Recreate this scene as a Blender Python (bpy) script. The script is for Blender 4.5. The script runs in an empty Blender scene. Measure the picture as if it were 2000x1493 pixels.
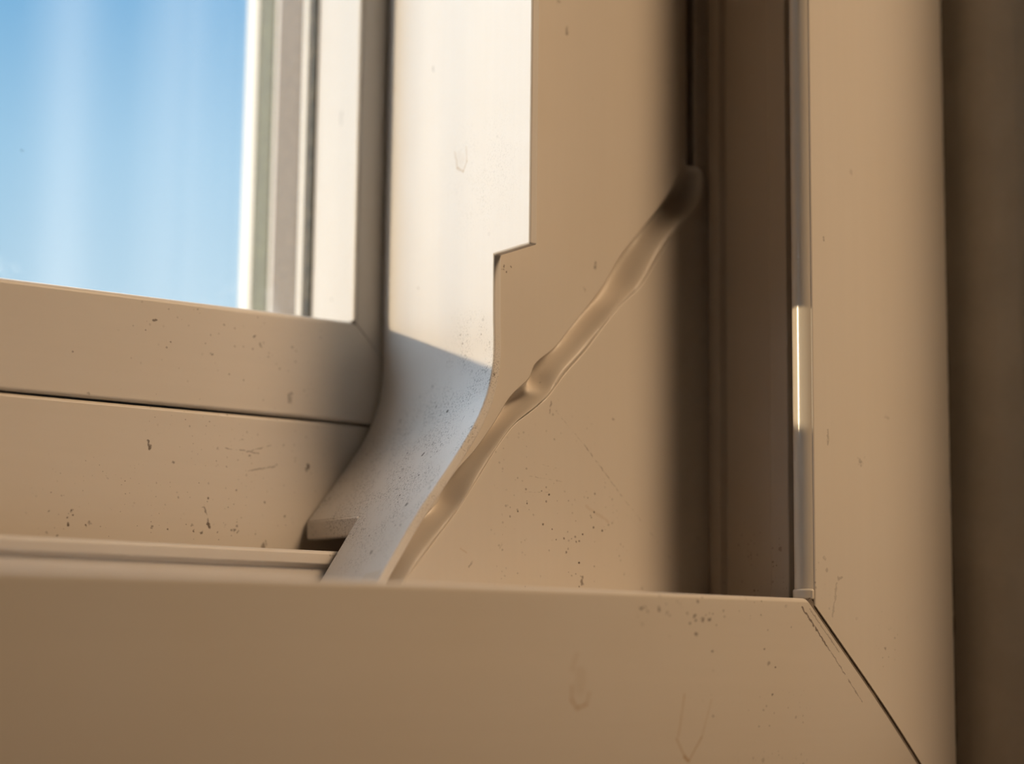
import bpy, bmesh, math, random
from mathutils import Vector, Matrix
random.seed(7)
SC = bpy.context.scene
MM = 0.001

# ------------------------------------------------------------------ camera
TH, PH, RO, DIST = math.radians(35.227), math.radians(8.248), math.radians(.673), .40
FW = Vector((math.sin(TH)*math.cos(PH), math.cos(TH)*math.cos(PH), math.sin(PH)))
r0 = Vector((math.cos(TH), -math.sin(TH), 0)); u0 = r0.cross(FW)
RT = r0*math.cos(RO) + u0*math.sin(RO); UP = u0*math.cos(RO) - r0*math.sin(RO)
cam = bpy.data.cameras.new('camera'); camo = bpy.data.objects.new('camera', cam)
SC.collection.objects.link(camo); SC.camera = camo
cam.sensor_fit = 'HORIZONTAL'; cam.sensor_width = 36; cam.lens = 3801/2000*36
cam.clip_start = .01; cam.clip_end = 200
M = Matrix((RT, UP, -FW)).transposed().to_4x4()
M.translation = Vector((-.2821, -.2932, -.0135)); camo.matrix_world = M
cam.dof.use_dof = True; cam.dof.focus_distance = .404; cam.dof.aperture_fstop = 5.8

# ------------------------------------------------------------------ light
SC.view_settings.view_transform = 'Standard'; SC.view_settings.look = 'None'
SC.view_settings.exposure = 0.0; SC.view_settings.gamma = 1.0; SC.view_settings.use_curve_mapping = False
W = bpy.data.worlds.new('evening_sky'); SC.world = W; W.use_nodes = True
wn, wl = W.node_tree.nodes, W.node_tree.links
wn.clear()
wo = wn.new('ShaderNodeOutputWorld'); wb = wn.new('ShaderNodeBackground'); wb.inputs[1].default_value = 1.0
tc = wn.new('ShaderNodeTexCoord'); sx = wn.new('ShaderNodeSeparateXYZ'); cr = wn.new('ShaderNodeValToRGB')
wl.new(tc.outputs['Generated'], sx.inputs[0]); wl.new(sx.outputs[2], cr.inputs[0])
el = cr.color_ramp.elements
el[0].position = 0.0; el[0].color = (.42, .40, .36, 1)
el[1].position = 1.0; el[1].color = (3.0, 3.5, 4.2, 1)
for p, c in ((.03, (.78, .80, .84)), (.15, (.66, .86, 1.03)), (.25, (.46, .73, 1.0)), (.34, (.22, .52, .88)), (.38, (.35, .6, .95)), (.52, (3.0, 3.5, 4.2))):
    e = el.new(p); e.color = (*c, 1)
# the sky glows warm white around the low sun
SUN = Vector((1, -.52, -.172)).normalized()
dp = wn.new('ShaderNodeVectorMath'); dp.operation = 'DOT_PRODUCT'; dp.inputs[1].default_value = tuple(-SUN)
wl.new(tc.outputs['Generated'], dp.inputs[0])
mr = wn.new('ShaderNodeMapRange'); mr.inputs[1].default_value = .45; mr.inputs[2].default_value = 1.0
wl.new(dp.outputs['Value'], mr.inputs[0])
mx = wn.new('ShaderNodeMix'); mx.data_type = 'RGBA'; mx.blend_type = 'ADD'
mx.inputs[0].default_value = 1
gl = wn.new('ShaderNodeMix'); gl.data_type = 'RGBA'; gl.inputs[6].default_value = (0, 0, 0, 1); gl.inputs[7].default_value = (2.0, 2.3, 2.8, 1)
wl.new(mr.outputs[0], gl.inputs[0]); wl.new(cr.outputs[0], mx.inputs[6]); wl.new(gl.outputs[2], mx.inputs[7])
wl.new(mx.outputs[2], wb.inputs[0]); wl.new(wb.outputs[0], wo.inputs[0])

sl = bpy.data.lights.new('sun', 'SUN'); sl.energy = 4.1; sl.angle = math.radians(.9); sl.color = (1, .72, .45)
so = bpy.data.objects.new('sun', sl); SC.collection.objects.link(so)
so.rotation_euler = SUN.to_track_quat('-Z', 'Y').to_euler()

al = bpy.data.lights.new('room_fill', 'AREA'); al.shape = 'DISK'; al.size = .70; al.energy = 1.12; al.spread = math.radians(28); al.color = (1, .70, .43)  # added warm fill, out of view, standing in for the room's light
ao = bpy.data.objects.new('room_fill', al); SC.collection.objects.link(ao)
ao.location = (.46, -1.08, 1.12)
ao.rotation_euler = (Vector((.14, 0, .18)) - ao.location).to_track_quat('-Z', 'Y').to_euler()

# ------------------------------------------------------------------ materials
class NT:
    def __init__(s, m):
        s.m = m; s.n = m.node_tree.nodes; s.l = m.node_tree.links
        s.pos = s.n.new('ShaderNodeTexCoord').outputs['Object']
        s.wob = None
    def math(s, op, a, b=None, clamp=False):
        k = s.n.new('ShaderNodeMath'); k.operation = op; k.use_clamp = clamp
        for i, v in enumerate((a, b)):
            if v is None: continue
            if isinstance(v, (int, float)): k.inputs[i].default_value = v
            else: s.l.new(v, k.inputs[i])
        return k.outputs[0]
    def vm(s, op, a, b=None, out=0):
        k = s.n.new('ShaderNodeVectorMath'); k.operation = op
        for i, v in enumerate((a, b)):
            if v is None: continue
            if isinstance(v, (tuple, Vector)): k.inputs[i].default_value = tuple(v)
            else: s.l.new(v, k.inputs[i])
        return k.outputs[out]
    def scale(s, v, f):
        k = s.n.new('ShaderNodeVectorMath'); k.operation = 'SCALE'
        s.l.new(v, k.inputs[0])
        if isinstance(f, (int, float)): k.inputs['Scale'].default_value = f
        else: s.l.new(f, k.inputs['Scale'])
        return k.outputs[0]
    def rng(s, v, a, b, c=0., d=1.):
        k = s.n.new('ShaderNodeMapRange'); k.interpolation_type = 'SMOOTHSTEP'
        s.l.new(v, k.inputs[0]); k.inputs[1].default_value = a; k.inputs[2].default_value = b
        k.inputs[3].default_value = c; k.inputs[4].default_value = d
        return k.outputs[0]
    def noise(s, scale, detail=3, vec=None, stretch=None, rough=.55):
        k = s.n.new('ShaderNodeTexNoise'); k.inputs['Scale'].default_value = scale
        k.inputs['Detail'].default_value = detail; k.inputs['Roughness'].default_value = rough
        v = vec or s.pos
        if stretch: v = s.vm('MULTIPLY', v, stretch)
        s.l.new(v, k.inputs['Vector'])
        return k.outputs[0]
    def specks(s, scale, rmax, frac, stretch=None):
        """round dirt specks: one in `frac` of the voronoi cells, in random sizes"""
        k = s.n.new('ShaderNodeTexVoronoi'); k.inputs['Scale'].default_value = scale
        v = s.vm('ADD', s.pos, s.scale(s.wobble(), .35/scale))
        if stretch: v = s.vm('MULTIPLY', v, stretch)
        s.l.new(v, k.inputs['Vector'])
        sep = s.n.new('ShaderNodeSeparateColor'); s.l.new(k.outputs['Color'], sep.inputs[0])
        size = s.math('MULTIPLY', s.math('POWER', sep.outputs[1], 1.7), rmax)
        on = s.math('LESS_THAN', sep.outputs[0], frac)
        d = s.math('SUBTRACT', size, k.outputs['Distance'])
        return s.math('MULTIPLY', s.math('MULTIPLY', s.rng(d, -.02, .10), on), s.rng(sep.outputs[2], 0, 1, .35, 1))
    def wobble(s):
        if s.wob is None:
            k = s.n.new('ShaderNodeTexNoise'); k.inputs['Scale'].default_value = 900; k.inputs['Detail'].default_value = 2
            s.l.new(s.pos, k.inputs['Vector'])
            s.wob = s.vm('SUBTRACT', k.outputs['Color'], (.5, .5, .5))
        return s.wob
    def ball(s, c, r0, r1):
        """1 inside radius r0 (mm) of c (mm), fading to 0 at r1"""
        d = s.vm('DISTANCE', s.pos, tuple(x*MM for x in c), out=1)
        return s.rng(d, r0*MM, r1*MM, 1, 0)
    def seg(s, a, b, r, soft=.5, wob=.6):
        """soft stroke of radius r (mm) from a to b (mm)"""
        a = Vector(a)*MM; b = Vector(b)*MM; ab = b-a
        p = s.vm('ADD', s.pos, s.scale(s.wobble(), r*MM*wob*4))
        if ab.length < 1e-6:
            d = s.vm('DISTANCE', p, a, out=1)
        else:
            pa = s.vm('SUBTRACT', p, a)
            t = s.math('MULTIPLY', s.vm('DOT_PRODUCT', pa, ab, out=1), 1/ab.length_squared, clamp=True)
            k = s.n.new('ShaderNodeVectorMath'); k.operation = 'SCALE'; k.inputs[0].default_value = ab
            s.l.new(t, k.inputs['Scale'])
            d = s.vm('DISTANCE', pa, k.outputs[0], out=1)
        return s.rng(d, r*MM*(1-soft), r*MM, 1, 0)
    def mix(s, f, a, b):
        k = s.n.new('ShaderNodeMix'); k.data_type = 'RGBA'
        if isinstance(f, (int, float)): k.inputs[0].default_value = f
        else: s.l.new(f, k.inputs[0])
        for i, v in ((6, a), (7, b)):
            if isinstance(v, tuple): k.inputs[i].default_value = (*v, 1)
            else: s.l.new(v, k.inputs[i])
        return k.outputs[2]

def dots(x0, x1, y, z, dz, n, r, seed):
    rr = random.Random(seed); out = []
    for _ in range(n):
        p = (rr.uniform(x0, x1), y, z+rr.gauss(0, dz)); out.append((p, p, r*rr.uniform(.5, 1.15), rr.uniform(.5, .95)))
    return out
PVC = (.66, .60, .53); DIRT = (.060, .035, .020)
def pvc(name, base=PVC, rough=.38, grain='v', general=.5, balls=(), strokes=(), stains=(), fine=0, bump=.25, spec=.5):
    """window plastic with dirt of its own. balls: (centre, r0, r1, amount) where specks gather;
    strokes: (a, b, r, strength) dark marks; stains: (a, b, r, strength) tea-coloured marks"""
    m = bpy.data.materials.new(name); m.use_nodes = True; t = NT(m)
    bs = t.n['Principled BSDF']
    st = {'v': (1, 1, .03), 'h': (.03, 1, 1), None: (1, 1, 1)}[grain]
    streak = t.noise(500, 3, stretch=st); blot = t.noise(28, 4)
    c = t.mix(t.rng(streak, .3, .75), tuple(x*.985 for x in base), base)
    c = t.mix(t.rng(blot, .35, .75, 0, .30), c, tuple(x*y for x, y in zip(base, (.97, .93, .86))))
    dirt = t.math('MULTIPLY', t.specks(130, .14, .24), general)
    if balls:
        region = None
        for cc, ra, rb, am in balls:
            f = t.math('MULTIPLY', t.ball(cc, ra, rb), am)
            region = f if region is None else t.math('MAXIMUM', region, f)
        region = t.math('MULTIPLY', region, t.rng(t.noise(160, 2), .32, .58))
        sp = t.math('MAXIMUM', t.specks(430, .27, .5), t.specks(1000, .32, .5))
        dirt = t.math('MAXIMUM', dirt, t.math('MULTIPLY', region, sp))
        if fine:
            smudge = t.math('MULTIPLY', region, t.rng(t.noise(2600, 5), .50, .66, 0, fine))
            dirt = t.math('MAXIMUM', dirt, smudge)
    for a, b, r, am in strokes:
        dirt = t.math('MAXIMUM', dirt, t.math('MULTIPLY', t.seg(a, b, r, .75, .8), am))
    for a, b, r, am in stains:
        c = t.mix(t.math('MULTIPLY', t.seg(a, b, r, .7, .3), am), c, (.42, .27, .13))
    c = t.mix(dirt, c, DIRT)
    t.l.new(c, bs.inputs['Base Color'])
    bs.inputs['Roughness'].default_value = rough; bs.inputs['IOR'].default_value = 1.45
    bs.inputs['Specular IOR Level'].default_value = spec
    bp = t.n.new('ShaderNodeBump'); bp.inputs['Strength'].default_value = bump; bp.inputs['Distance'].default_value = .00003
    h = t.math('ADD', t.noise(2500, 3), t.math('MULTIPLY', streak, .8))
    t.l.new(h, bp.inputs['Height']); t.l.new(bp.outputs[0], bs.inputs['Normal'])
    return m
def plain(name, col, rough=.6, noise=60, var=.85, metal=0):
    m = bpy.data.materials.new(name); m.use_nodes = True; t = NT(m); bs = t.n['Principled BSDF']
    c = t.mix(t.rng(t.noise(noise, 4), .35, .7), tuple(x*var for x in col), col)
    t.l.new(c, bs.inputs['Base Color']); bs.inputs['Roughness'].default_value = rough; bs.inputs['Metallic'].default_value = metal
    return m

MATS = {}
def fy(d):
    return max(0, d)*.03 if d < 14 else .42+(d-14)*.03+(d-14)**2*.0030
def on_face(lst, horizontal):
    return [tuple((q[0], fy(-q[2] if horizontal else q[0]-2), q[2]) if isinstance(q, tuple) else q for q in it) for it in lst]
MATS['rail'] = pvc('front_rail_plastic', grain='h', general=.55, bump=.2,
    balls=on_face([((-38, 0, -2.5), 2, 9, 1), ((-27, 0, -4.5), 2, 9, 1), ((-25, 0, -12), 3, 11, .8), ((-10, 0, -12), 4, 16, .6),
           ((-28, 0, -25), 2, 7, .8), ((-14, 0, 0), 2, 12, .8), ((-8, 0, -28), 4, 14, .6)], True),
    strokes=on_face([*dots(-44, -37, 0, -2.6, .35, 7, .42, 5), *dots(-33, -26, 0, -3.9, .8, 11, .48, 6), ((-25.5, 0, -10.5), (-25.5, 0, -10.5), .38, .9),
             ((-12, 0, -10), (-12, 0, -10), .3, .8), ((-8.8, 0, -13.6), (-8.8, 0, -13.6), .3, .9), ((-9.3, 0, -19), (-9.3, 0, -19), .3, .9),
             ((-1.6, 0, -1.3), (5.5, 0, -9), .32, .75), ((5.5, 0, -9), (16, 0, -20.5), .22, .5), ((.6, 0, -1.6), (9, 0, -10.2), .22, .4)], True),
    stains=on_face([((-60.2, 0, -17.6), (-60.0, 0, -20.2), .45, .40), ((-60.0, 0, -20.2), (-58.6, 0, -21.6), .42, .55), ((-58.6, 0, -21.6), (-56.6, 0, -20.9), .42, .55),
            ((-56.6, 0, -20.9), (-55.9, 0, -18.6), .42, .35), ((-60.3, 0, -14.5), (-59.2, 0, -11.5), .6, .18), ((-58.2, 0, -18), (-58.2, 0, -15), 2.0, .13),
            ((-34.0, 0, -27.5), (-31.6, 0, -31.0), .3, .45), ((-31.6, 0, -31.0), (-30.6, 0, -31.8), .5, .75), ((-30.4, 0, -31.7), (-27.6, 0, -27.3), .32, .45),
            ((-33.6, 0, -27), (-32.6, 0, -19), .28, .4), ((-27.6, 0, -27.3), (-25.6, 0, -20), .3, .22)], True))
MATS['jamb'] = pvc('front_jamb_plastic', grain='v', general=.45, bump=.2,
    balls=on_face([((6, 0, 4), 3, 10, .4), ((20, 0, -6), 4, 14, .4)], False),
    strokes=on_face([((5.9, 0, 76.5), (5.9, 0, 77.1), .4, .5), ((14.5, 0, 92.5), (14.5, 0, 93), .6, .25), ((23.2, 0, -9.3), (23.2, 0, -9.3), .5, .6),
             ((25.1, 0, 40.3), (25.1, 0, 40.3), .9, .3), ((7.2, 0, -3), (8.5, 0, 4), .4, .25), ((8.8, 0, 5), (10, 0, 5), .4, .3), ((6.4, 0, 36), (6.4, 0, 33), .4, .35)], False))
MATS['corner'] = pvc('corner_face_plastic', grain='v', general=.55, bump=.2,
    balls=[((-36, 36, 12), 8, 22, 1), ((-34, 36, 8), 4, 12, 1), ((-52, 36, 68), 1.5, 5, .8), ((-42, 36, 30), 6, 20, .35)],
    strokes=[((-35.95, 36, 123), (-35.9, 36, 124.5), .45, .55), ((-27.8, 36, 72), (-27.6, 36, 73.3), .45, .6), ((-22.8, 36, 39.2), (-22.8, 36, 39.2), .5, .55),
             ((-52, 36, 68.6), (-52, 36, 69.1), .3, .85), ((-51.4, 36, 68.1), (-51.4, 36, 68.3), .22, .85), ((-50.2, 36, 69.3), (-50.4, 36, 69.6), .2, .7),
             ((-41.4, 36, 15.5), (-41.4, 36, 15.5), .35, .8), ((-32.6, 36, 12.2), (-32.6, 36, 12.2), .38, .9), ((-35.2, 36, 10), (-35.2, 36, 10.2), .3, .8),
             ((-39.6, 36, 41.4), (-39.9, 36, 39.3), .35, .45), ((-38.5, 36, 40), (-30.5, 36, 33), .14, .35), ((-30.5, 36, 33), (-20.4, 36, 22.8), .17, .6), ((-20.4, 36, 22.8), (-2.4, 36, 5.8), .13, .35),
             ((-45, 36, 25.5), (-36, 36, 24.8), .14, .28), ((-44, 36, 28.4), (-38, 36, 27.6), .14, .28), ((-46, 36, 22), (-40, 36, 22.4), .14, .22),
             ((-31, 36, 5), (-31, 36, 3.4), .45, .6), ((-60, 36, 6), (-58.5, 36, 7.4), .3, .4)],
    stains=[((-62, 36, 9.5), (-60.5, 36, 8.8), .3, .3), ((-30, 36, 20), (-24, 36, 17), .5, .18)])
MATS['seam'] = pvc('weld_bead_plastic', grain=None, general=.3, rough=.34, bump=.5, balls=[((-43, 35, 46), 3, 9, .35)],
    strokes=[((-41, 33.5, 46), (-41.4, 33.5, 45.2), .4, .5)])
MATS['strip'] = pvc('guide_strip_plastic', base=(.72, .68, .64), grain='v', general=.5, bump=.45, fine=.5, rough=.42,
    balls=[((-60, 44, 40), 10, 20, 1), ((-67, 52, 28), 16, 26, 1), ((-71, 68, 22), 16, 24, 1), ((-76, 46, 12), 6, 16, .6), ((-55.3, 45, 52), 3, 12, .6),
           ((-55.3, 40, 90), 5, 20, .25)],
    strokes=[((-57.6, 40.4, 39.5), (-59, 41.2, 36.4), .26, .95), ((-60.2, 46.6, 35.2), (-61.4, 47.4, 33.4), .26, .9), ((-62.5, 53, 31.5), (-63.2, 53.6, 30.6), .3, .9),
             ((-63, 49, 30), (-63.3, 49, 29.6), .38, .9), ((-66.5, 66, 26), (-68, 67, 24), .22, .8), ((-67.8, 74, 23), (-68.4, 74, 22.4), .35, .85),
             ((-55.3, 64.8, 69), (-55.3, 64.6, 68.4), .5, .6), ((-55.3, 60, 118.5), (-55.3, 60, 117.2), .45, .5), ((-55.3, 46, 80), (-55.3, 46, 80), .3, .5)],
    stains=[((-55.3, 50.8, 96.6), (-55.3, 49.6, 92.8), .5, .30), ((-55.3, 49.6, 92.8), (-55.3, 47.4, 91.6), .5, .42), ((-55.3, 47.4, 91.6), (-55.3, 46, 93.6), .5, .36),
            ((-55.3, 46, 93.6), (-55.3, 46.4, 97), .45, .25), ((-55.3, 49, 95), (-55.3, 48, 94), 2, .10)])
MATS['sash'] = pvc('sash_plastic', grain='h', general=.5, bump=.2,
    balls=[((-85, 80, 54), 6, 22, .5), ((-105, 80, 53), 6, 18, .5), ((-98, 80, 41), 8, 24, .55), ((-62.2, 92, 64), 3, 7, .8)],
    strokes=[((-110.5, 80, 57.4), (-111, 80, 57), .38, .75), ((-87.1, 80, 56.1), (-87.1, 80, 56), .6, .85), ((-86, 80, 54.8), (-85.6, 80, 54.3), .4, .5), ((-83.8, 80, 52.2), (-83.8, 80, 52.2), .45, .4),
             ((-97.6, 80, 51.7), (-97.2, 80, 51.3), .4, .65), ((-92, 80, 57.6), (-92, 80, 57.6), .4, .5), ((-128.6, 80, 48.7), (-128.6, 80, 48.7), .4, .55), ((-107, 80, 53), (-107, 80, 53), .3, .7),
             ((-78, 80, 44.5), (-78, 80, 42.8), .7, .4), ((-62.2, 88, 110), (-62.2, 88, 113), .7, .25), ((-124.8, 80, 40.6), (-124.8, 80, 40.6), .5, .4)])
MATS['upstand'] = pvc('upstand_plastic', grain='h', general=.6, bump=.2,
    balls=[((-97, 80.5, 14), 10, 22, 1), ((-122, 80.5, 14.5), 8, 18, 1), ((-85, 80.5, 17), 6, 18, .9), ((-88, 80.5, 28), 4, 14, .9), ((-100, 80.5, 37.5), 4, 16, .9), ((-76, 80.5, 36), 4, 16, .7), ((-72, 80.5, 25), 3, 10, .8)],
    strokes=[((-110.9, 80.5, 31.9), (-110.5, 80.5, 30.2), .45, .8), ((-73, 80.5, 28.9), (-73, 80.5, 28.4), .6, .85), ((-93, 80.5, 31.5), (-85, 80.5, 31), .22, .5), ((-88, 80.5, 31), (-82, 80.5, 33), .22, .5),
             ((-88, 80.5, 27), (-81, 80.5, 28.4), .3, .4), ((-97.5, 80.5, 18.5), (-96, 80.5, 14.5), .3, .6), ((-96.3, 80.5, 14.8), (-96.3, 80.5, 14.5), .6, .85), 
             *dots(-128, -119, 80.5, 14.6, .9, 6, .5, 1), *dots(-110, -84, 80.5, 14.0, .6, 13, .45, 2), *dots(-96, -82, 80.5, 29, 1.5, 6, .35, 3), ((-82.5, 80.5, 12), (-83.4, 80.5, 10.4), .6, .6), ((-105, 80.5, 27.8), (-105, 80.5, 27.6), .35, .6)])
MATS['track'] = pvc('track_plastic', base=(.62, .58, .54), grain='h', general=.5, balls=[((-80, 62, 8), 3, 10, .6)], strokes=[((-78, 62, 7), (-78, 62, 6.6), .4, .6)])
MATS['channel'] = pvc('channel_shaded_plastic', base=(.40, .34, .285), grain='v', general=.6, balls=[((3, 20, 6), 6, 16, .8)])  # base darker than the frame plastic, painting in the channel's shade
MATS['bead'] = pvc('seal_rubber', base=(.66, .60, .52), rough=.22, grain='v', general=.2, spec=.6)
MATS['spacer'] = plain('spacer_metal', (.16, .115, .075), .6, 400, .8)
MATS['gasket'] = plain('dirty_gasket_rubber', (.10, .08, .045), .7, 300, .4)
MATS['edge_gasket'] = plain('olive_gasket_rubber', (.09, .085, .035), .6, 300, .7)
MATS['outer'] = plain('outer_frame_plastic', (.62, .55, .46), .4, 40, .96)
MATS['dark'] = plain('slot_shade_dark', (.035, .026, .02), .9, 500, .5)  # near-black shade painted on the slot's back
MATS['reveal'] = plain('window_reveal_paint', (.80, .74, .66), .75, 45, .88)
MATS['caulk'] = plain('old_caulk', (.20, .16, .125), .8, 60, .75)
MATS['joint'] = plain('joint_dirt', (.27, .22, .175), .8, 300, .6)
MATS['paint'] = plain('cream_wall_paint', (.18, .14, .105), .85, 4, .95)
MATS['boards'] = plain('wooden_floor', (.36, .22, .12), .5, 8, .8)

def glass(name, reflections_grime):
    m = bpy.data.materials.new(name); m.use_nodes = True; t = NT(m)
    t.n.remove(t.n['Principled BSDF']); out = t.n['Material Output']
    tr = t.n.new('ShaderNodeBsdfTransparent'); tr.inputs[0].default_value = (.97, .985, .98, 1)
    gs = t.n.new('ShaderNodeBsdfGlossy'); gs.inputs['Roughness'].default_value = .01
    fr = t.n.new('ShaderNodeLayerWeight'); fr.inputs[0].default_value = .5
    sch = t.math('ADD', t.math('MULTIPLY', t.math('POWER', fr.outputs['Facing'], 5), .96), .04)
    m1 = t.n.new('ShaderNodeMixShader'); t.l.new(sch, m1.inputs[0]); t.l.new(tr.outputs[0], m1.inputs[1]); t.l.new(gs.outputs[0], m1.inputs[2])
    last = m1.outputs[0]
    if reflections_grime:      # soft reflections painted in as pale upright streaks, grime near the bottom bead, a few flies' specks
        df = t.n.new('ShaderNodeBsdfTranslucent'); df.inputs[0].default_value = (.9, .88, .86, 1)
        reflection_bands = t.rng(t.noise(30, 1.5, stretch=(1, 0, .06)), .40, .70, .0, .085)
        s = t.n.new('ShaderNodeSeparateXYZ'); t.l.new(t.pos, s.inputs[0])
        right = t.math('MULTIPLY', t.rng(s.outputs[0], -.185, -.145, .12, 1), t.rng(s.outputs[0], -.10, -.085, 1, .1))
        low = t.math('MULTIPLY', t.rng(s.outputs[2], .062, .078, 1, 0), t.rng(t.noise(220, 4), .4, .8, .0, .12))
        f = t.math('MAXIMUM', t.math('MULTIPLY', reflection_bands, right), low)
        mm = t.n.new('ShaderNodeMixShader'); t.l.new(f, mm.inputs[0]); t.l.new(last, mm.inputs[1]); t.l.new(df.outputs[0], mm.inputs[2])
        dk = t.n.new('ShaderNodeBsdfDiffuse'); dk.inputs[0].default_value = (.03, .03, .035, 1)
        ds = t.math('MULTIPLY', t.specks(150, .13, .3), .7)
        m3 = t.n.new('ShaderNodeMixShader'); t.l.new(ds, m3.inputs[0]); t.l.new(mm.outputs[0], m3.inputs[1]); t.l.new(dk.outputs[0], m3.inputs[2])
        last = m3.outputs[0]
    t.l.new(last, out.inputs[0])
    return m
MATS['glass'] = glass('dusty_reflection_glass', True); MATS['glass_outer'] = glass('outer_window_glass', False)

# ------------------------------------------------------------------ mesh helpers (all coordinates in mm)
def empty(name, base, label=None, cat=None, group=None, kind=None):
    o = bpy.data.objects.new(name, None); o.empty_display_size = .01
    SC.collection.objects.link(o); o.location = Vector(base)*MM
    tag(o, label, cat, group, kind); return o
def tag(o, label=None, cat=None, group=None, kind=None):
    if label: o['label'] = label
    if cat: o['category'] = cat
    if group: o['group'] = group
    if kind: o['kind'] = kind
    return o
def build(name, verts, faces, mat, parent=None, bevel=0, segs=3, smooth=True, label=None, edges=None):
    me = bpy.data.meshes.new(name)
    me.from_pydata([Vector(v)*MM for v in verts], [], faces); me.validate(); me.update()
    bm = bmesh.new(); bm.from_mesh(me)
    bmesh.ops.recalc_face_normals(bm, faces=bm.faces); bm.to_mesh(me); bm.free()
    me.materials.append(MATS[mat])
    o = bpy.data.objects.new(name, me); SC.collection.objects.link(o)
    if smooth:
        for p in me.polygons: p.use_smooth = True
    if bevel:
        b = o.modifiers.new('bevel', 'BEVEL'); b.width = bevel*MM; b.segments = segs; b.limit_method = 'ANGLE'; b.angle_limit = math.radians(42)
        b.harden_normals = False
    w = o.modifiers.new('normals', 'WEIGHTED_NORMAL'); w.keep_sharp = True
    if smooth: me.set_sharp_from_angle(angle=math.radians(38))
    if parent: o.parent = parent; o.location = -parent.location
    if label: o['label'] = label
    return o
def fillet(pts, default=0, n=6):
    """pts: (a, b[, radius]); returns the outline with rounded corners"""
    out = []; N = len(pts)
    for i, p in enumerate(pts):
        r = p[2] if len(p) > 2 else default
        P = Vector(p[:2]); A = Vector(pts[i-1][:2]); B = Vector(pts[(i+1) % N][:2])
        if r <= 0: out.append(tuple(P)); continue
        u = (A-P).normalized(); v = (B-P).normalized(); ang = u.angle(v)
        d = min(r/math.tan(ang/2), (A-P).length*.49, (B-P).length*.49); rr = d*math.tan(ang/2)
        c = P + (u+v).normalized()*(rr/math.sin(ang/2)); s = P+u*d - c; e = P+v*d - c
        a0 = math.atan2(s.y, s.x); a1 = math.atan2(e.y, e.x); da = (a1-a0+math.pi) % (2*math.pi) - math.pi
        for k in range(n+1):
            a = a0+da*k/n; out.append((c.x+rr*math.cos(a), c.y+rr*math.sin(a)))
    return out
def extrude(name, axis, prof, lo, hi, mat, parent=None, **kw):
    """profile extruded along axis; lo and hi may be functions of the profile point (mitred ends)"""
    n = len(prof); V = []
    for e in (lo, hi):
        for p in prof:
            t = e(p) if callable(e) else e
            V.append((t, p[0], p[1]) if axis == 'x' else (p[0], t, p[1]) if axis == 'y' else (p[0], p[1], t))
    F = [(i, (i+1) % n, n+(i+1) % n, n+i) for i in range(n)] + [tuple(range(n)), tuple(range(n, 2*n))]
    return build(name, V, F, mat, parent, **kw)
def box(name, a, b, mat, parent=None, **kw):
    return extrude(name, 'z', [(a[0], a[1]), (b[0], a[1]), (b[0], b[1]), (a[0], b[1])], a[2], b[2], mat, parent, **kw)

LEFT, TOP = -900, 1100
def face_y(d):
    # how far the frame's face has curved back at distance d from its inner edge
    return max(0, d)*.03 if d < 14 else .42+(d-14)*.03+(d-14)**2*.0030
# ------------------------------------------------------------------ the fixed frame
win = empty('window_1', (-60, 30, -60), kind='structure')
# front bottom rail: flat face, rounded top edge, curving back at the bottom like the jamb at its far side
DS = [1.5+k*1.5 for k in range(35)]
prof_rail = fillet([(0, .6, 2.4)] + [(face_y(d), -d) for d in DS] + [(22, -56), (22, -60), (70, -60), (70, -9), (11, -9), (11, .6, 2.4)], n=8)
extrude('front_rail', 'x', prof_rail, LEFT, lambda p: .0 - p[1], 'rail', win)
prof_jamb = fillet([(2.0, 0, .5)] + [(2+d, face_y(d)) for d in DS[:31]] + [(51.5, 13, 3), (57, 26), (7, 26), (7, 6), (2.0, 6)], n=8)
extrude('front_jamb', 'z', prof_jamb, lambda p: 1.3 - p[0], TOP, 'jamb', win)
# dirt packed in the mitre joint between rail and jamb
a = [(.7, .35), (1.6, .35), (1.6, 3), (.7, 3)]
V = []; F = []
N = 40
for i in range(N+1):
    z = .2 - i*41/N; x = .7 - z; y = .35 + face_y(x-1.6)
    V += [(x-.55, y, z-.55), (x+.55, y, z+.55), (x+.55, y+4, z+.55), (x-.55, y+4, z-.55)]
for i in range(N):
    for k in range(4):
        F.append((4*i+k, 4*i+(k+1) % 4, 4*i+4+(k+1) % 4, 4*i+4+k))
F += [(0, 1, 2, 3), (4*N, 4*N+1, 4*N+2, 4*N+3)]
build('mitre_joint', V, F, 'joint', win, label='dark dirty joint line')

# corner face behind the rail: a flat face with a slot at its right, left edge following the guide strip
PATH = [(-55.3, 1100), (-55.3, 160), (-55.3, 100), (-55.3, 72), (-55.2, 60), (-55.0, 52), (-55.2, 48), (-55.9, 44), (-57.2, 40), (-59.4, 35.5), (-62.3, 31), (-65.4, 26.6), (-68.6, 22.3), (-71.4, 18.6), (-74.2, 14.6), (-77.4, 9.6), (-81.0, 4.0), (-87.0, -5.5)]
def path_x(z):
    for (x0, z0), (x1, z1) in zip(PATH, PATH[1:]):
        if z <= z0 and z >= z1: return x0+(x1-x0)*(z0-z)/(z0-z1)
    return PATH[-1][0]
def catmull(P, n=6):
    out = []
    for i in range(len(P)-1):
        p0 = Vector(P[max(i-1, 0)]); p1 = Vector(P[i]); p2 = Vector(P[i+1]); p3 = Vector(P[min(i+2, len(P)-1)])
        if (p2-p1).length > 20: out.append(tuple(p1)); continue
        for k in range(n):
            t = k/n
            out.append(tuple(.5*((2*p1)+(p2-p0)*t+(2*p0-5*p1+4*p2-p3)*t*t+(3*p1-p0-3*p2+p3)*t**3)))
    out.append(tuple(P[-1])); return out
SP = catmull(PATH)
SLOTZ = 99.5
zs = [z for _, z in SP]
left = [(x+1.0, z) for x, z in SP]
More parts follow.
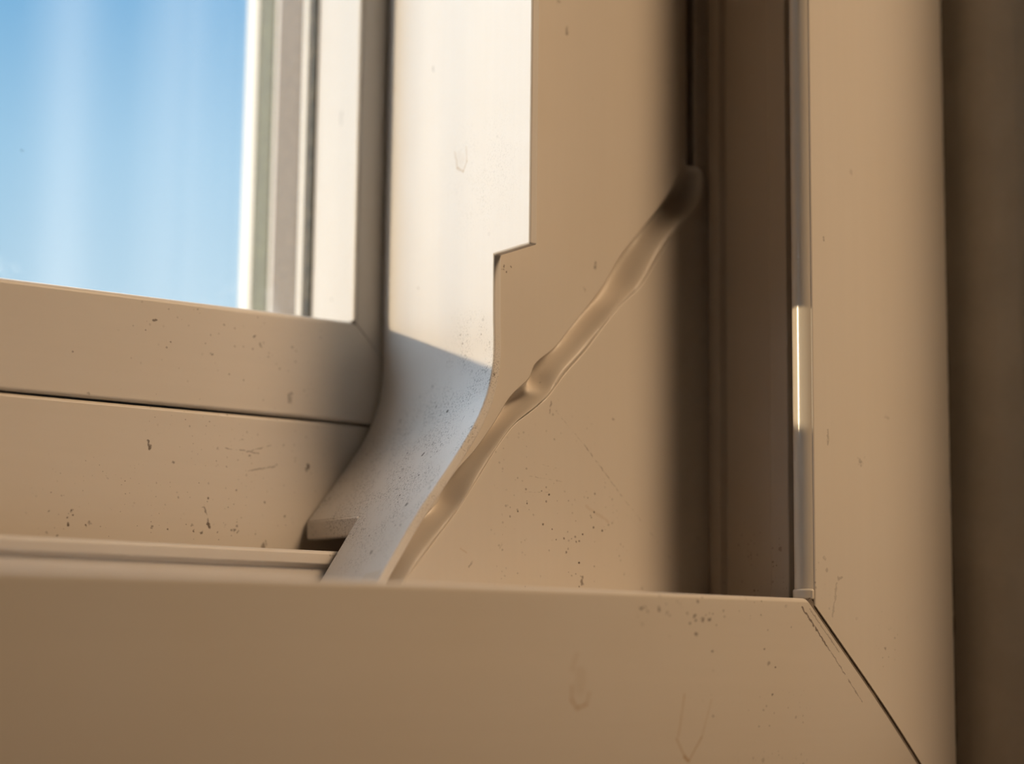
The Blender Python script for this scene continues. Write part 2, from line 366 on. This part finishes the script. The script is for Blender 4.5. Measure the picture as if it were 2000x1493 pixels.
SEAM = [(-1.7,99.5,.7,99.3),(-3.2,97.5,3.1,97.9),(-8.4,90.1,2.5,90.6),(-15.1,82.2,-4.7,83.6),(-20.8,75.6,-9.9,77.1),(-25.8,68.1,-15.0,70.0),(-30.0,63.1,-20.8,64.8),(-35.4,56.9,-26.4,58.5),(-38.8,53.2,-30.6,53.5),(-43.5,49.5,-36.0,48.0),(-45.4,46.0,-40.0,43.2),(-50.0,41.8,-44.0,39.8),(-54.4,35.5,-48.9,36.2),(-58.8,29.9,-53.1,31.3),(-63.2,25.4,-56.9,25.8),(-66.5,21.0,-59.7,21.9),(-68.0,18.3,-62.4,18.1),(-71.6,15.5,-65.5,14.3),(-75.2,11.3,-69.1,10.0),(-78.7,7.0,-72.6,5.8),(-82.1,2.4,-75.6,2.1),(-88,-5.4,-81,-5.4)]
def rows4(P, n):
    out = []
    for i in range(len(P)-1):
        q = [P[max(i-1, 0)], P[i], P[i+1], P[min(i+2, len(P)-1)]]
        for k in range(n):
            t = k/n
            out.append(tuple(.5*(2*q[1][j]+(q[2][j]-q[0][j])*t+(2*q[0][j]-5*q[1][j]+4*q[2][j]-q[3][j])*t*t+(3*q[1][j]-q[0][j]-3*q[2][j]+q[3][j])*t**3) for j in range(4)))
    out.append(P[-1]); return out
RW = rows4(SEAM, 10)
upper = [p for p in left if p[1] > 17.5] + [(a, b) for a, b, _, _ in reversed(RW) if b > 15.5] + [(-1.6, TOP)]
extrude('jamb_face', 'y', upper, 36, 42, 'corner', win, bevel=.3, segs=3)
lower = [(c, d) for _, _, c, d in RW[6:]] + [(4.6, -5.4), (4.6, TOP), (.7, TOP), (.7, SLOTZ)]
extrude('sill_face', 'y', lower, 35.9, 42, 'corner', win, bevel=.3, segs=3)
box('slot_back', (-4, 60, 80), (4, 61, TOP), 'dark', win, label='backing of the narrow slot, painted dark as shade')

# weld seam: raised bead squeezed out of the joint, wavy, steep on its upper left side
nc = 26; V = []; F = []
KEY = [(0, 36.0), (.03, 36.5), (.10, 37.7), (.20, 39.8), (.34, 40.9), (.46, 40.4), (.60, 38.2), (.72, 36.1), (.82, 35.0), (.90, 34.9), (.96, 35.4), (1, 36.0)]
def trough(s):
    for (a, ya), (b, yb) in zip(KEY, KEY[1:]):
        if s <= b:
            t = (s-a)/(b-a); return ya+(yb-ya)*t
for i, (ax, az, bx, bz) in enumerate(RW):
    f = i/(len(RW)-1)
    lump = 1 + .12*math.sin(f*29) + .05*math.sin(f*61+1.3)
    pinch = math.exp(-((f-.49)/.02)**2); fade = min(1, f*8+.2)
    for j in range(nc+1):
        s = j/nc; q = trough(s)-36
        s2 = s + .07*math.sin(f*26+.6)*math.sin(s*math.pi)     # the crest wanders
        q = q*lump*fade*(1-.55*pinch*(q > 0)) - .5*pinch*math.sin(s*math.pi)
        V.append((ax+(bx-ax)*s2, 36+q, az+(bz-az)*s2))
# relax the kinks across the trough
for _ in range(2):
    W2 = list(V)
    for i in range(len(RW)):
        for j in range(1, nc):
            k = i*(nc+1)+j; W2[k] = (V[k][0], (V[k-1][1]+2*V[k][1]+V[k+1][1])/4, V[k][2])
    V = W2
for i in range(len(RW)-1):
    for j in range(nc): F.append((i*(nc+1)+j, i*(nc+1)+j+1, (i+1)*(nc+1)+j+1, (i+1)*(nc+1)+j))
# close the bead's back so it is a solid
nb = len(V)
for ax, az, bx, bz in RW: V += [(ax, 41.5, az), (bx, 41.5, bz)]
for i in range(len(RW)-1):
    F.append((nb+2*i, nb+2*i+1, nb+2*i+3, nb+2*i+2))
    F.append((i*(nc+1), (i+1)*(nc+1), nb+2*i+2, nb+2*i)); F.append((i*(nc+1)+nc, nb+2*i+1, nb+2*i+3, (i+1)*(nc+1)+nc))
F.append(tuple(range(nc+1))+(nb+1, nb)); k = (len(RW)-1)*(nc+1); F.append(tuple(range(k, k+nc+1))+(nb+2*len(RW)-1, nb+2*len(RW)-2))
o = build('weld_seam', V, F, 'seam', win, label='wavy diagonal weld seam')

# channel wall at the right, ribbed, in the shade of the front jamb's lip
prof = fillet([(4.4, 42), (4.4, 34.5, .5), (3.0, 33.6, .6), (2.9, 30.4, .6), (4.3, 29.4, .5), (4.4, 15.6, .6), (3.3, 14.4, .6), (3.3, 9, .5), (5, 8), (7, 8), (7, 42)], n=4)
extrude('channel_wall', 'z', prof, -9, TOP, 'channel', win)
# lower parts seen at the left
prof = fillet([(80.6, 39.15, .9), (80.6, -9), (140, -9), (140, 30), (110, 38.7)], n=5)
extrude('upstand', 'x', prof, LEFT, -46, 'upstand', win)
prof = fillet([(60.5, 9.4, .9), (60.5, 6.6, .5), (62, 5.8, .3), (62, -9), (67, -9), (67, 9.4, .9)], n=5)
extrude('track_rail', 'x', prof, LEFT, -60, 'track', win)
box('channel_floor', (LEFT, 11, -12), (4, 80.6, -5.5), 'track', win)
box('outer_sill', (LEFT, 140, -20), (57, 200, 20), 'outer', win)
box('side_filler', (-54.2, 61.5, -9), (48, 79, TOP), 'outer', win)
box('outer_jamb', (-38, 80.7, -9), (57, 140, TOP), 'outer', win)
box('top_rail', (LEFT, 0, TOP), (48, 140, TOP+60), 'outer', win)
box('left_jamb', (LEFT-60, 0, -60), (LEFT, 140, TOP+60), 'outer', win)
# rubber seal bead at the edge of the front jamb, with a small foot
seal = empty('seal_bead', (1, 1, .4), 'pale grey rounded rubber seal strip along the inner edge of the right jamb, partly sunlit', 'seal')
def seal_prof(r):
    return [(3.2-r*math.cos(a), 3.0-r*math.sin(a)) for a in [math.radians(-62+k*128/16) for k in range(17)]] + [(2.6, .9), (2.6, 5.6)]
extrude('strip_body', 'z', seal_prof(2.9), 2.2, TOP, 'bead', seal)
extrude('strip_foot', 'z', seal_prof(3.3), .3, 2.6, 'bead', seal, bevel=.6, segs=4)

# ------------------------------------------------------------------ the guide strip, curved out at its foot, notched twice
gs = empty('guide_strip', (-60, 58, -5), 'pale plastic guide strip, sunlit above, blue shade below, notched edge and flared foot', 'guide strip')
ZN, ZC = 71.3, 16.6
rows = []
L = 0
pts = sorted(set([(round(x, 3), round(z, 3)) for x, z in SP] ), key=lambda q: -q[1])
def xs(z):
    for (x0, z0), (x1, z1) in zip(pts, pts[1:]):
        if z1 <= z <= z0: return x0+(x1-x0)*(z0-z)/(z0-z1)
ZR = sorted(set([z for _, z in pts if abs(z-ZN) > .8 and abs(z-ZC) > .8] + [ZN, ZC]), key=lambda z: -z)
ys = [22.6, 29, 35.3, 40, 46, 52, 58.2, 65, 72, 79.6]
T = 2.0
def nrm(z):
    x1 = xs(min(z+1, 1099)); x0 = xs(max(z-1, -5.4)); d = Vector((x1-x0, 0, 2)).normalized()
    return Vector((d.z, 0, -d.x))
def keep(i, j):
    zm = (ZR[i]+ZR[i+1])/2; ym = (ys[j]+ys[j+1])/2
    if ym < 35.3 and zm < ZN: return False
    if ym > 58.2 and zm < ZC: return False
    return True
V = []; F = []; nR, nC = len(ZR), len(ys)
for side in (0, 1):
    for z in ZR:
        n = nrm(z)
        for y in ys:
            # towards the sash the strip leans out a little further as it flares
            fl = max(0, min(1, (52-z)/30)) * max(0, (y-36)/44) * .6
            p = Vector((xs(z)-fl+.15, y, z + (.012*(35.3-y)**1 if z == ZN and y < 35.3 else 0))) + n*(T*side)
            V.append(tuple(p))
idx = lambda s, i, j: s*nR*nC + i*nC + j
for i in range(nR-1):
    for j in range(nC-1):
        if not keep(i, j): continue
        for s in (0, 1): F.append((idx(s, i, j), idx(s, i, j+1), idx(s, i+1, j+1), idx(s, i+1, j)))
        for di, dj, e in ((-1, 0, ((i, j), (i, j+1))), (1, 0, ((i+1, j), (i+1, j+1))), (0, -1, ((i, j), (i+1, j))), (0, 1, ((i, j+1), (i+1, j+1)))):
            a, b = i+di, j+dj
            if not (0 <= a < nR-1 and 0 <= b < nC-1) or not keep(a, b):
                F.append((idx(0, *e[0]), idx(0, *e[1]), idx(1, *e[1]), idx(1, *e[0])))
me_o = build('strip_wall', V, F, 'strip', gs, bevel=.45, segs=3)
# thick turned-down lip at the flared foot
zl = ZC+1.2
xc = xs(ZC)
lip = fillet([(xc-.38, ZC-.1, .3), (xc+.3, ZC+.5, .2), (xc+2.4, ZC+1.0, .3), (xc+3.2, ZC-1.2, .4), (xc+2.2, ZC-3.9, .6), (xc-.3, ZC-3.9, .7)], n=4)
extrude('foot_lip', 'y', lip, 58.2, 79.6, 'strip', gs, bevel=.3)

# ------------------------------------------------------------------ the sliding sash
sash = empty('sliding_sash', (-450, 100, 39.4), 'cream plastic sliding window sash with mitred corner, holding the dusty pane of blue sky', 'window sash')
prof = fillet([(80, 62.4, 1.3), (80, 39.6, .8), (138, 39.6), (138, 55, 1), (100, 62.2, 1)], n=5)
extrude('bottom_rail', 'x', prof, LEFT+4, lambda p: .05 - p[1], 'sash', sash)
prof = fillet([(-62.3, 80, 1.2), (-39, 80, .5), (-39, 138), (-61.5, 138, .5), (-62.3, 99.3, .4)], n=5)
extrude('stile', 'z', prof, lambda p: .35 - p[0] if p[0] < -50 else .35-p[0], TOP-4, 'sash', sash)
V = []; F = []
for t in range(2):
    x = -62.4 if t == 0 else -50; z = .2 - x
    V += [(x-.3, 80.25, z-.3), (x+.3, 80.25, z+.3), (x+.3, 84, z+.3), (x-.3, 84, z-.3)]
F = [(0, 1, 5, 4), (1, 2, 6, 5), (2, 3, 7, 6), (3, 0, 4, 7), (0, 1, 2, 3), (4, 5, 6, 7)]
build('mitre_joint', V, F, 'joint', sash, label='dark joint line')
box('glazing_gasket', (-62.9, 99.6, 60), (-61, 103.2, TOP-4), 'gasket', sash, bevel=.3)
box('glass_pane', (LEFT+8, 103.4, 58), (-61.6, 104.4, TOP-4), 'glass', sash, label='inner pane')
box('edge_highlight_strip', (-62.5, 104.6, 58), (-61.6, 106.8, TOP-4), 'outer', sash)  # pale strip added in place of a highlight beside the spacer
box('spacer_bar', (-62.4, 107.0, 58), (-61.6, 119.8, TOP-4), 'spacer', sash, bevel=.3)
box('glass_pane', (LEFT+8, 121, 58), (-61.6, 122, TOP-4), 'glass_outer', sash, label='outer pane')
box('edge_gasket', (-62.4, 122.2, 58), (-61.4, 130, TOP-4), 'edge_gasket', sash, bevel=.4)
extrude('outer_bead', 'z', fillet([(-62.8, 130.2, .6), (-61, 129.6), (-61, 136), (-62.8, 136, .6)], n=4), 40, TOP-4, 'outer', sash)
box('stile', (LEFT, 80, 39.6), (LEFT+40, 138, TOP-4), 'sash', sash)
box('top_rail', (LEFT+40, 80, TOP-30), (-39, 138, TOP-4), 'sash', sash)

# ------------------------------------------------------------------ wall beside the window and the room
def struct(name, a, b, mat, **kw): return tag(box(name, a, b, mat, **kw), kind='structure')
# right reveal with a soft plaster edge at the frame
prof = [(60, 26), (59.5, 16), (56.6, 9), (55.8, 4), (56.0, 0), (57.2, -4.5), (59.6, -9), (63, -13), (65, -23), (67, -42), (69, -82), (73, -85), (1600, -85), (1600, 200), (60, 200)]
tag(extrude('wall_right', 'z', fillet([(x-2.5 if x < 100 else x, y, 6 if 1 < i < 11 else 0) for i, (x, y) in enumerate(prof)], n=3), -1100, 1500, 'reveal'), kind='structure')
V = []; F = []; N = 120; random.seed(3)
for i in range(N+1):
    z = -58 + i*(1158)/N if i > 60 else -58 + i*3.0
    if i > 60: z = 122 + (i-60)*16
    w = 1.1+random.uniform(-.35, .5) if z < 20 else 1.0+random.uniform(-.15, .15)
    V += [(53.0, 20, z), (53.4, 15.5-w, z), (54.4+random.uniform(-.2, .2), 11.5-w*2, z), (56.5, 10, z), (56.5, 20, z)]
for i in range(N):
    for k in range(5): F.append((5*i+k, 5*i+(k+1) % 5, 5*i+5+(k+1) % 5, 5*i+5+k))
F += [(0, 1, 2, 3, 4), tuple(range(5*N, 5*N+5))]
tag(build('trim_1', V, F, 'caulk'), kind='structure')
struct('wall_below', (-2000, -85, -1100), (57, 200, -60.5), 'paint')
struct('wall_above', (-2000, -85, TOP+60.5), (57, 200, 1500), 'paint')
struct('wall_left', (-2000, -85, -60), (LEFT-60.5, 200, TOP+60), 'paint')
struct('wall_far_left', (-2100, -3000, -1100), (-2001, 200, 1500), 'paint')
struct('wall_far_right', (1601, -3000, -1100), (1700, 200, 1500), 'paint')
struct('wall_back', (-2100, -3100, -1100), (1700, -3001, 1500), 'paint')
struct('floor', (-2100, -3100, -1200), (1700, 200, -1101), 'boards')
struct('ceiling', (-2100, -3100, 1501), (1700, 200, 1600), 'paint')
